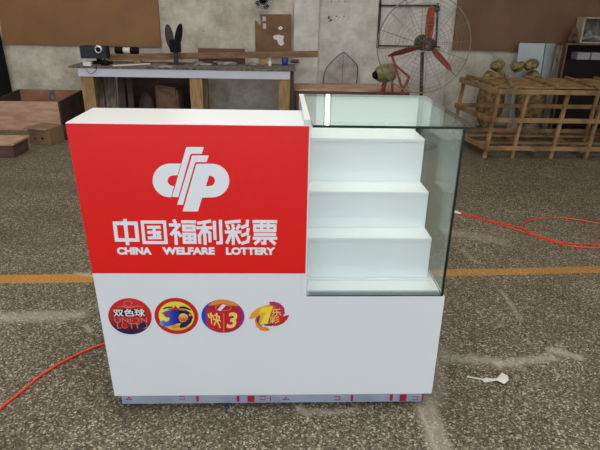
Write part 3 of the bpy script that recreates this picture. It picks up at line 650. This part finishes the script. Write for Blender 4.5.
m = MB(); a = aZ(90, 67, BZ); m.tube(smooth([(a.x+.02, BY+.06, BZ+.004), (a.x+.05, BY+.0, BZ+.006), (a.x+.04, BY-.012, BZ-.04), (a.x-.02, BY-.012, BZ-.075), (a.x-.06, BY-.012, BZ-.03)]), .003, 6)
tag(m.build('hanging_wire', BLACK), 'thin black wire looping over the bench edge below the machine', 'wire')
m = MB(); p = aY(105.5, 62, BY+.12); m.blob((p.x, BY+.12, BZ+.028), (.045, .04, .035), 3, .25, 5, flat=BZ)
tag(m.build('black_knob_motor', BLACK), 'small lumpy black motor right of the black machine base', 'motor')
# black rolls on the beam
zt = BZ+.094
a, b_ = aY(115.5, 52, Yb), aY(138.5, 52, Yb)
rl = thing('tape_roll_box', ((a.x+b_.x)/2, Yb, zt), 'black roll with a white band on the long beam', 'roll')
m = MB(); m.lathe([(.036, 0), (.038, .01), (.038, .08), (.036, .09)], (a.x, Yb, zt+.0382), (1, 0, 0), 20).build('roll_end', BLACK, rl)
m = MB(); m.lathe([(.034, .0), (.034, b_.x-a.x-.17)], (a.x+.088, Yb, zt+.0382), (1, 0, 0), 20).build('white_band', PAPER, rl)
m = MB(); m.lathe([(.036, 0), (.038, .01), (.038, .08), (.036, .09)], (b_.x-.09, Yb, zt+.0382), (1, 0, 0), 20).build('roll_end', BLACK, rl)
# twin disc reel
p = aY(176, 52, Yb-.09)
rr = thing('twin_disc_reel', (p.x, Yb-.12, BZ), 'dark tool with two upright discs standing on the workbench', 'tool')
for (px, ang, rx, lab) in ((169.5, -6, .045, 'left'), (178.5, 14, .04, 'right')):
    q = aY(px, 37 if px < 175 else 36, Yb-.12); m = MB()
    pts = []
    for i in range(28):
        t = 2*math.pi*i/28; u, v = rx*math.cos(t), .135*math.sin(t); r_ = math.radians(ang)
        pts.append((q.x+u*math.cos(r_)+v*math.sin(r_), Yb-.13, q.z-u*math.sin(r_)+v*math.cos(r_)))
    m.poly(pts, (0, .02, 0)).build('disc', DARKM if px < 175 else BLACK, rr)
q = aY(175, 44, Yb-.12)
m = MB(); m.box(q.x-.055, q.x+.07, Yb-.17, Yb-.132, q.z-.09, q.z+.05, .01).build('tool_body', BLACK, rr)
m = MB(); m.box(q.x-.02, q.x+.03, Yb-.16, Yb-.125, BZ, q.z-.085, .004); m.box(q.x-.09, q.x+.09, Yb-.18, Yb-.1, BZ, BZ+.012, .003); m.build('tool_stand', DARKM, rr)

# things under and behind bench
a, b_ = aY(96, 95, BY+.28), aY(117, 95, BY+.28)
for i, (x0, x1, mm_, lab) in enumerate(((96, 105, OLDWOOD, 'grey weathered plank under the bench, next to its left leg'), (106.5, 117, OLDWOOD, 'wider grey weathered plank under the bench'), (119, 126, DBROWN, 'dark plank under the bench beside the grey ones'), (128.5, 134, DBROWN, 'narrow dark plank under the bench'))):
    p, q = aY(x0, 95, BY+.28), aY(x1, 95, BY+.28); m = MB(); m.bar(((p.x+q.x)/2, BY+.23, .18), ((p.x+q.x)/2-.02, BY+.36, .70), q.x-p.x, .022, up=(0, 1, 0), bevel=.003)
    tag(m.build('leaning_plank', mm_), lab, 'plank', 'planks leaning under the workbench')
p, q = aY(120, 95, WY-.12), aY(196, 95, WY-.12)
m = MB(); m.box(p.x, q.x, WY-.1, WY-.06, 0, .66, .003); tag(m.build('dark_sheet', DBROWN), 'dark brown sheet standing on the floor behind the workbench', 'board')
p, q = aY(157, 95, BY+.25), aY(181, 95, BY+.25)
m = MB(); m.hexa([(p.x, BY+.14, .18), (q.x, BY+.14, .18), (q.x, BY+.44, .18), (p.x, BY+.44, .18)], [(p.x, BY+.17, .56), (q.x-.03, BY+.15, .52), (q.x, BY+.44, .52), (p.x+.02, BY+.44, .56)], .02)
tag(m.build('brown_bundle', mat('brown_bundle', (112, 84, 66), .85, scale=9, col2=(84, 60, 46))), 'brown bundle on the shelf under the workbench', 'bundle')
p, q = aY(138, 95, BY+.25), aY(153, 95, BY+.25)
m = MB(); m.blob(((p.x+q.x)/2, BY+.30, .30), ((q.x-p.x)/2, .10, .16), 3, .25, 11, flat=.18)
tag(m.build('dark_rag_heap', DBROWN), 'dark rag heap left of the brown bundle under the workbench', 'rag')

# cardboard against the wall
Yc = WY-.05
cbn = MB()
pts = [(255.5, 56), (255, 20), (257.5, 22), (259.5, 26), (261, 22), (259.8, 14.3), (291.5, 14.3), (291.5, 56)]
cpo = quad_at(cbn, pts, Yc, .012).build('cardboard_template', mat('brown_card', (132, 96, 68), .8, scale=5, col2=(112, 80, 56)))
tag(cpo, 'brown cardboard template with cut notches on the wall above the bench', 'cardboard')
ORG[cpo.name] = Vector(cpo.location)
for (pp) in ([(262.5, 16.5), (266, 16.5), (266, 21), (262.5, 21)], [(263, 23.5), (266, 23.5), (266, 28.5), (263, 28.5)]):
    k_ = MB(); quad_at(k_, pp, Yc-.002, .0022).build('cut_opening', WALLR, cpo)
k_ = MB(); quad_at(k_, [(273, 36), (278, 34.5), (284, 36), (283, 40), (284, 44), (281, 46), (278.5, 44), (277, 40), (274, 39)], Yc-.002, .0022).build('white_splash', PAPER, cpo)
k_ = MB(); quad_at(k_, [(278, 27), (281, 26), (283, 28), (281, 30), (278.5, 29.5)], Yc-.002, .0022).build('white_splash', PAPER, cpo)

# small round wall fan at top
c_ = aY(263.5, .5, WY-.14)
wfn = thing('wall_fan', (c_.x, WY-.1, c_.z), 'small round dark wall fan at the top of the wall above the cardboard', 'fan')
m = MB()
for r_ in (.112, .085, .055): m.tube([(c_.x+r_*math.cos(t), WY-.18+(.112-r_)*-.15, c_.z+r_*math.sin(t)) for t in [2*math.pi*i/40 for i in range(40)]], .0035 if r_ > .1 else .002, 6, True)
for i in range(20):
    t = 2*math.pi*i/20; m.tube([(c_.x+.03*math.cos(t), WY-.19, c_.z+.03*math.sin(t)), (c_.x+.112*math.cos(t), WY-.18, c_.z+.112*math.sin(t))], .0018, 5)
m.build('cage', STEEL, wfn)
for i in range(4):
    t = math.pi/2*i+.4; u = Vector((math.cos(t), 0, math.sin(t))); v = Vector((-math.sin(t), .25, math.cos(t))); o_ = Vector((c_.x, WY-.15, c_.z)); m = MB()
    m.poly([o_+u*.025-v*.015, o_+u*.09-v*.03, o_+u*.1+v*.0, o_+u*.085+v*.04, o_+u*.025+v*.015], (0, .002, 0)).build('blade', BLACK, wfn)
m = MB(); m.lathe([(.0, -.01), (.028, -.008), (.03, .02), (.05, .03), (.05, .09), (.02, .1), (.02, .17)], (c_.x, WY-.185, c_.z), (0, 1, 0), 20).build('motor', BLACK, wfn)

# black marks on the wall
k_ = MB()
for (x, y, w_, h_) in ((328.8, 17.5, 1.4, 2.8), (331, 20, 2.0, 1.6), (329.5, 21.3, 1, 1), (336.5, 16.5, 1.1, .8), (339, 17.6, .8, .6), (344, 16.2, 1.2, 1.0), (343, 18, .7, .5), (203, 31, .8, .8), (331.5, 1.5, .5, 2), (339, 1.2, .5, 2), (345, 1.4, .5, 2)):
    a, b_ = aY(x-w_/2, y-h_/2, WY-.013), aY(x+w_/2, y+h_/2, WY-.013)
    yy = WY-.0135 if x > 320 else WY-.001
    k_.box(a.x, b_.x, yy, yy+.001, b_.z, a.z)
k_.build('black_scuffs', BLACK, wall, origin=wall.location)

# low brown box-bench behind the glass case
a, b_ = aY(294, 83.5, 4.95), aY(408, 84, 4.95); q = aY(350, 84, 5.0)
lb_ = thing('low_wooden_chest', ((a.x+b_.x)/2, 5.0, 0), 'low brown wooden chest against the wall behind the glass case', 'chest')
zf = aY(345, 90, 4.72).z
m = MB(); m.box(a.x, b_.x, 4.72, 5.27, zf-.02, zf, .003).build('chest_lid', PLY, lb_)
m = MB(); m.box(a.x+.02, b_.x-.02, 4.735, 5.26, 0, zf-.021, .003).build('chest_body', HARDB2, lb_)
# bent hoop on chest
Yh = 5.26
pts = [aY(x, y, Yh) for x, y in ((323, 84), (324.5, 74), (328, 66), (336, 58), (343.5, 52.5), (350, 58), (357, 65.5), (357.5, 75), (356, 84))]
pts[0].z = pts[-1].z = zf+.004
hp = thing('bent_hoop', (pts[4].x, Yh, zf), 'thin dark pointed hoop leaning on the wall on the wooden chest', 'hoop')
m = MB(); m.tube(smooth(pts, 5), .0045, 6).build('hoop_rim', DARKM, hp)
m = MB(); m.poly(pts[::-1], (0, .003, 0)).build('hoop_sheet', mat('dirty_sheet', (178, 170, 164), .8, scale=7, col2=(146, 136, 130)), hp)
m = MB(); m.tube([pts[4], Vector((pts[4].x, Yh-.002, zf+.01))], .0025, 6).build('hoop_rod', OLDWOOD, hp)

# dark metal frame on the wall
Yf = WY-.03
fr = thing('wall_frame', (*aY(408, 47, Yf).xy, aY(408, 47, Yf).z), 'dark rusty square metal frame hung on the wall behind the fan', 'frame')
for (p, q, wd) in (((380.5, 0), (377.5, 48), .028), ((379, 5.5), (436, 5.5), .022), ((377, 45.5), (440, 47), .016), ((438, 3), (436, 47), .02)):
    m = MB(); m.bar(aY(*p, Yf), aY(*q, Yf), wd, .02, up=(0, 1, 0)).build('frame_bar', DARKM, fr)
c_ = aY(437, 9, Yf-.02); m = MB(); m.lathe([(.02, -.01), (.035, -.012), (.04, 0), (.035, .018)], (c_.x, Yf-.02, c_.z), (0, 1, 0), 20).build('frame_knob', DARKM, fr)

# ------------------------------------------------------------------ pedestal fan
FY = 4.0
fc = aY(424, 45, FY); rc = .468
hubc = aY(428, 44, FY)
pf = thing('pedestal_fan', (fc.x, FY+.1, 0), 'big industrial pedestal fan with red blades and round wire cage', 'fan')
m = MB(); m.tube([(fc.x+rc*math.cos(t), FY, fc.z+rc*math.sin(t)) for t in [2*math.pi*i/72 for i in range(72)]], .006, 8, True).build('cage_rim', WIRE, pf)
def cage(yc, sgn):
    m = MB()
    for j in range(1, 12):
        r_ = rc*j/12; yo = yc+sgn*.11*(1-(r_/rc)**2)
        m.tube([(fc.x+r_*math.cos(t), yo, fc.z+r_*math.sin(t)) for t in [2*math.pi*i/56 for i in range(56)]], .0011, 4, True)
    for j in range(16):
        t = 2*math.pi*j/16+.1; m.tube([(fc.x+r_*math.cos(t), yc+sgn*.11*(1-(r_/rc)**2), fc.z+r_*math.sin(t)) for r_ in [rc*i/6 for i in range(7)]], .0018, 4)
    return m
cage(FY-.004, -1).build('front_grille', WIRE, pf); cage(FY+.004, 1).build('rear_grille', WIRE, pf)
def blade(a, b_, wd, tw):
    a, b_ = Vector(a), Vector(b_); u = (b_-a); L_ = u.length; u.normalize(); v = u.cross(Vector((0, 1, 0))).normalized(); m = MB()
    prof = [(0, -.35, .35), (.25, -.5, .5), (.6, -.5, .5), (.85, -.42, .38), (1, -.15, .12)]
    A, B = [], []
    for t, s0, s1 in prof:
        for lst, s_ in ((A, s0), (B, s1)): lst.append(a+u*L_*t+v*wd*s_+Vector((0, 1, 0))*tw*s_)
    pts = A+B[::-1]
    # build strip with thickness
    th = Vector((0, .0035, 0)); n = len(prof)
    va = [[m.bm.verts.new(A[i]+k__) for i in range(n)] for k__ in (-th, th)]; vb = [[m.bm.verts.new(B[i]+k__) for i in range(n)] for k__ in (-th, th)]
    for i in range(n-1):
        m.bm.faces.new((va[0][i], va[0][i+1], vb[0][i+1], vb[0][i])); m.bm.faces.new((va[1][i], vb[1][i], vb[1][i+1], va[1][i+1]))
        m.bm.faces.new((va[0][i], va[1][i], va[1][i+1], va[0][i+1])); m.bm.faces.new((vb[0][i], vb[0][i+1], vb[1][i+1], vb[1][i]))
    m.bm.faces.new((va[0][0], vb[0][0], vb[1][0], va[1][0])); m.bm.faces.new((va[0][-1], va[1][-1], vb[1][-1], vb[0][-1]))
    return m
for (px, py, wd) in ((431.5, 5, .066), (451.5, 70, .066), (388, 56, .06)):
    e_ = aY(px, py, FY); d_ = (e_-Vector((hubc.x, FY, hubc.z))).normalized()
    blade(Vector((hubc.x, FY, hubc.z))+d_*.045, e_, wd, .07).build('blade', FRED, pf)
m = MB(); m.lathe([(.0, -.105), (.035, -.10), (.06, -.08), (.065, -.02), (.06, .03)], (hubc.x, FY, hubc.z), (0, 1, 0), 24).build('hub', DARKM, pf)
m = MB(); m.lathe([(.05, .13), (.075, .14), (.08, .26), (.06, .31), (.03, .33)], (hubc.x, FY, hubc.z), (0, 1, 0), 24); m.lathe([(.02, .0), (.02, .14)], (hubc.x, FY, hubc.z), (0, 1, 0), 12); m.build('motor', DARKM, pf)
m = MB(); p_ = aY(421, 97, FY+.19); m.tube([(hubc.x, FY+.19, hubc.z-.09), (p_.x, FY+.19, p_.z), (p_.x-.02, FY+.19, .03)], .019, 12).build('pole', DARKM, pf)
m = MB(); m.lathe([(.24, 0), (.25, .012), (.22, .03), (.05, .05), (.03, .08)], (p_.x-.02, FY+.19, 0), n=36).build('base', DARKM, pf)
# second, smaller motor on red legs
q = aY(384, 73, 4.45)
mt = thing('old_motor', (q.x+.05, 4.45, 0), 'dusty yellow motor on red struts left of the big fan', 'motor')
m = MB(); m.lathe([(.0, -.13), (.04, -.125), (.075, -.1), (.095, -.05), (.1, .02), (.09, .08), (.05, .10)], (q.x+.02, 4.45, q.z), (1, .25, .12), 28).build('motor_body', DUSTY, mt)
m = MB(); m.lathe([(.03, -.03), (.05, 0), (.055, .03)], (q.x-.095, 4.42, q.z-.02), (1, .25, .12), 20).build('dark_cap', BLACK, mt)
for i, (p, r_) in enumerate((((392, 56), (404, 95)), ((394, 64), (410, 78)), ((409, 78), (399, 98)))):
    a, b_ = aY(*p, 4.41), aY(*r_, 4.41); m = MB(); m.bar(a, b_, .025, .012, up=(0, 1, 0)).build('strut', FRED, mt)
for dx in (-.07, .1):
    m = MB(); m.bar((q.x+.05+dx*.5, 4.47, q.z-.06), (q.x+.03+dx*1.5, 4.47+abs(dx), .0), .022, .022).build('leg', FRED, mt)
m = MB(); m.bar((q.x+.04, 4.47, q.z-.04), (q.x-.02, 4.62, 0), .022, .022).build('leg', FRED, mt)
m = MB()
rnd = random.Random(3)
for i in range(14):
    x_ = 377+rnd.random()*32; y_ = 66+rnd.random()*20; a = aY(x_, y_, 4.37+rnd.random()*.05); m.tube([a, a+Vector((rnd.uniform(-.06, .06), 0, rnd.uniform(-.12, -.04))), a+Vector((rnd.uniform(-.08, .08), .01, rnd.uniform(-.2, -.12)))], .003, 5)
m.build('straw_wisps', PINE, mt)
tag(mt.children[-1] if mt.children else mt, None, None)

# ------------------------------------------------------------------ crate at right
c0 = aZ(484, 158, 0); c1 = aZ(585, 159, 0)
crt = thing('crate_frame', (c0.x+.7, c0.y+.45, 0), 'big open wooden slatted crate frame on the floor at right', 'crate')
yF = c0.y; zt = aY(500, 89, yF-.04).z
tf = [aY(500, 89, yF), aY(532, 89, yF), aY(570, 89, yF)]
bf = [aZ(484, 158, 0), aZ(511, 158, 0), aZ(549, 158, 0), aZ(585, 159, 0)]
zt = tf[0].z
Xr = c0.x+1.75
dx = aY(466, 77, yF+.85)                                     # back left top
print('crate', c0, zt, dx)
yB = yF+.80
lean = tf[0].x-bf[0].x
S_ = .035
def cp(u, z, yy): # u: along from left at the floor; leans with height
    return Vector((c0.x+u+lean*z/zt-.09*(yy-yF)/(yB-yF)*max(0, 1-u/.9), yy, z))
us = [0, bf[1].x-bf[0].x, bf[2].x-bf[0].x, bf[3].x-bf[0].x, bf[3].x-bf[0].x+.42]
for u in us:
    m = MB(); m.bar(cp(u, 0, yF), cp(u, zt, yF), S_, S_, up=(0, 1, 0), bevel=.003).build('post', CRATEW, crt)
for u in (us[0], us[2], us[4]):
    m = MB(); m.bar(cp(u, 0, yB), cp(u, zt, yB), S_, S_, up=(0, 1, 0), bevel=.003).build('post', CRATEW, crt)
zm, zl = aY(491, 120, yF-.03).z, aY(487, 148, yF-.03).z
for yy, o_ in ((yF, -.033), (yB, .033)):
    for z in (zl, zm, zt-.02):
        m = MB(); m.bar(cp(-.03, z, yy+o_), cp(us[4]+.05, z, yy+o_), .026, .045, bevel=.003).build('rail', CRATEW, crt)
for u in (us[0], us[4]):
    for z in (zl, zm, zt-.02):
        m = MB(); s_ = -.033 if u == 0 else .033; m.bar(cp(u+s_, z, yF-.02), cp(u+s_, z, yB+.02), .026, .045, bevel=.003).build('rail', CRATEW, crt)
rnd = random.Random(11)
for i in range(6):                                          # top slats running lengthwise, uneven
    yy = yF+(yB-yF)*(i+.2)/5.4; a = cp(-.06+rnd.random()*.05, zt+.016+.0*i, yy); b_ = cp(us[4]+.1, zt+.016, yy+rnd.uniform(-.04, .04))
    m = MB(); m.bar(a, b_, .04, .016, bevel=.002).build('top_slat', CRATEW, crt)
for i, (u, v) in enumerate(((0, .02), (.10, .42), (.55, .62), (.95, 1.05), (1.3, 1.38))):
    m = MB(); m.bar(cp(u, zt+.036, yF-.02), cp(v, zt+.036, yB), .035, .02, bevel=.002).build('top_slat', CRATEW, crt)
for i, (u, v) in enumerate(((.02, .05), (.5, .5), (1.0, 1.02))):
    m = MB(); m.bar(cp(u, zl-.03, yF-.02), cp(v, zl-.03, yB+.02), .06, .02).build('floor_slat', CRATEW, crt)
for k_ in range(2):
    yy = yF+.25+k_*.35; m = MB(); m.bar(cp(.0, zl-.008, yy), cp(us[4], zl-.008, yy), .06, .018).build('floor_slat', CRATEW, crt)

# sacks
def sack(name, px, py, Y, r, seed, lab, m_=SACK, base=None):
    c_ = aY(px, py, Y); m = MB(); m.blob((c_.x, Y, c_.z), r, 4, .22, seed, flat=base)
    return tag(m.build(name, m_), lab, 'sack', 'straw sacks behind the crate')
SY = 4.93
sack('straw_sack', 492, 100, SY, (.16, .13, .29), 1, 'tall straw coloured sack behind the left end of the crate', base=0)
sack('straw_sack', 530, 100, SY, (.17, .13, .29), 2, 'wide straw coloured sack behind the middle of the crate', base=0)
TOPZ = {'straw_sack': aY(498, 66, SY).z-.05, 'straw_sack.001': aY(524, 66, SY).z-.045}
for o_ in [o for o in bpy.data.objects if o.name.startswith('straw_sack')]:
    dz = o_.location.z                                     # stand the sacks on the floor
    zs = [v.co.z for v in o_.data.vertices]; top = max(zs); 
    for v in o_.data.vertices: v.co.z = v.co.z/top*TOPZ[o_.name]
    o_.location.z = 0
def tie(px, py, r, seed, lab):
    c_ = aY(px, py, SY); m = MB(); m.blob((c_.x, SY, c_.z), r, 3, .3, seed); return tag(m.build('straw_bundle', SACK), lab, 'bundle', 'straw bundles on the sacks')
tie(498, 66, (.085, .08, .07), 21, 'rounded straw bundle on top of the left sack')
tie(517, 66.5, (.07, .08, .06), 22, 'darker straw bundle on the wide sack, the left of two')
tie(531, 65.5, (.08, .08, .07), 23, 'straw bundle on the wide sack, the right of two')
q = aZ(513, 135, 0); m = MB(); m.blob((q.x, yB+.135, .07), (.2, .05, .12), 3, .4, 31, flat=0)
tag(m.build('pale_wrap', mat('pale_wrap', (150, 136, 124), .7, scale=10, col2=(110, 96, 84))), 'crumpled pale wrap on the floor behind the crate', 'wrap')

# grey-white panel leaning
pan = thing('grey_panel', (aY(535, 60, 5.13).x, 5.13, 0), 'pale grey panel with a darker strip, upright behind the crate left of the dark cabinet', 'panel')
a, b_ = aY(519.5, 43, 5.16), aY(545, 43.5, 5.16); z1 = a.z; c_ = aY(546, 43.5, 5.16); d_ = aY(555.5, 44, 5.16)
for (x0, x1, nm, mm_) in ((a.x, b_.x, 'panel_sheet', PANELG), (c_.x, d_.x, 'panel_edge_strip', mat('grey_strip', (150, 154, 156), .6, var=.1))):
    m = MB(); m.hexa([(x0, 5.09, 0), (x1, 5.09, 0), (x1, 5.11, 0), (x0, 5.11, 0)], [(x0, 5.155, z1), (x1, 5.155, z1), (x1, 5.175, z1), (x0, 5.175, z1)], .002).build(nm, mm_, pan)
a = aY(556.5, 45, 5.05); m = MB(); m.hexa([(a.x-.02, 5.0, 0), (a.x+.06, 5.0, 0), (a.x+.06, 5.02, 0), (a.x-.02, 5.02, 0)], [(a.x, 5.05, a.z), (a.x+.08, 5.05, a.z), (a.x+.08, 5.07, a.z), (a.x, 5.07, a.z)])
tag(m.build('brown_plank', OLDWOOD), 'grey brown plank leaning between the pale panel and the dark cabinet', 'plank')

# dark cabinet at right edge
KY = 5.08
x0, z1 = xz(564, 43, KY); x0b = x0
x0 = aY(567, 43, KY).x; x0 += 0
kc = thing('dark_cabinet', (x0+.5, KY+.2, 0), 'dark open cabinet standing at the right edge against the wall', 'cabinet')
t_ = .02; xR = x0+1.1; yR = 5.295
EDGEW = mat('cabinet_edge', (112, 84, 60), .7, var=.2, scale=8); KD = mat('cabinet_dark', (38, 26, 26), .8, spec=.15, scale=6, col2=(30, 24, 24))
m = MB(); m.box(x0, x0+t_, KY, yR, 0, z1-t_, .002).build('side_board', EDGEW, kc)
m = MB(); m.box(xR-t_, xR, KY, yR, 0, z1-t_, .002).build('side_board', EDGEW, kc)
m = MB(); m.box(x0, xR, KY, yR, z1-t_, z1, .002).build('top_board', EDGEW, kc)
m = MB(); m.box(x0+t_, xR-t_, yR-.015, yR, 0, z1-t_).build('back_board', KD, kc)
zs_ = aY(585, 60, KY+.01).z
m = MB(); m.box(x0+t_, xR-t_, KY+.01, yR-.015, zs_-.018, zs_, .002).build('shelf', KD, kc)
m = MB(); m.box(x0+t_, xR-t_, KY+.01, yR-.015, .06, .08, .002).build('shelf', KD, kc)
m = MB(); m.box(x0+t_+.002, xR-t_-.002, KY+.005, KY+.02, .085, zs_-.022, .002).build('front_panel', KD, kc)
a, b_ = aY(576, 53, KY+.08), aY(589, 53, KY+.08)
for i, (u, v, lab) in enumerate(((576, 588.5, 'grey white box on the cabinet shelf, the left one'), (590, 606, 'grey white box on the cabinet shelf, the right one'))):
    a, b_ = aY(u, 53, KY+.08), aY(v, 53, KY+.08); m = MB(); m.box(a.x, b_.x, KY+.03, KY+.19, zs_+.001, zs_+.085, .004)
    tag(m.build('paper_box', mat('pale_box', (156, 150, 152), .7, var=.1)), lab, 'box', 'boxes on the cabinet shelf')
# tray box on the cabinet
a, _z = xz(583.5, 20, KY+.05); tb = thing('open_tray_box', (a+.2, KY+.2, z1), 'open pale wooden box standing on the dark cabinet', 'box')
zt2 = aY(590, 18.5, KY+.05).z
FRM = mat('pale_wood_edge', (176, 160, 136), .7, var=.15, scale=10)
m = MB(); m.box(a, a+.02, KY+.03, KY+.20, z1+.001, zt2, .002).build('side_board', FRM, tb)
m = MB(); m.box(a+.42, a+.44, KY+.03, KY+.20, z1+.001, zt2, .002).build('side_board', FRM, tb)
m = MB(); m.box(a, a+.44, KY+.03, KY+.20, zt2, zt2+.015, .002).build('top_board', FRM, tb)
m = MB(); m.box(a+.02, a+.42, KY+.18, KY+.20, z1+.001, zt2, .002).build('back_board', OLDWOOD, tb)
m = MB(); m.box(a+.02, a+.42, KY+.03, KY+.18, z1+.001, z1+.016, .002).build('bottom_board', FRM, tb)
m = MB(); m.blob((a+.14, KY+.105, z1+.075), (.11, .065, .06), 3, .4, 41, flat=z1+.017); tag(m.build('rag_heap', GREYP), 'grey rag heap inside the open pale box', 'rag')
q = aY(573, 38, KY+.10)
m = MB(); m.blob((q.x, KY+.10, z1+.07), (.06, .06, .085), 3, .35, 43, flat=z1); tag(m.build('brown_bag', mat('brown_bag', (116, 84, 60), .9, scale=14, col2=(64, 46, 36), bump=.5)), 'crumpled brown bag on the cabinet left of the pale box', 'bag')
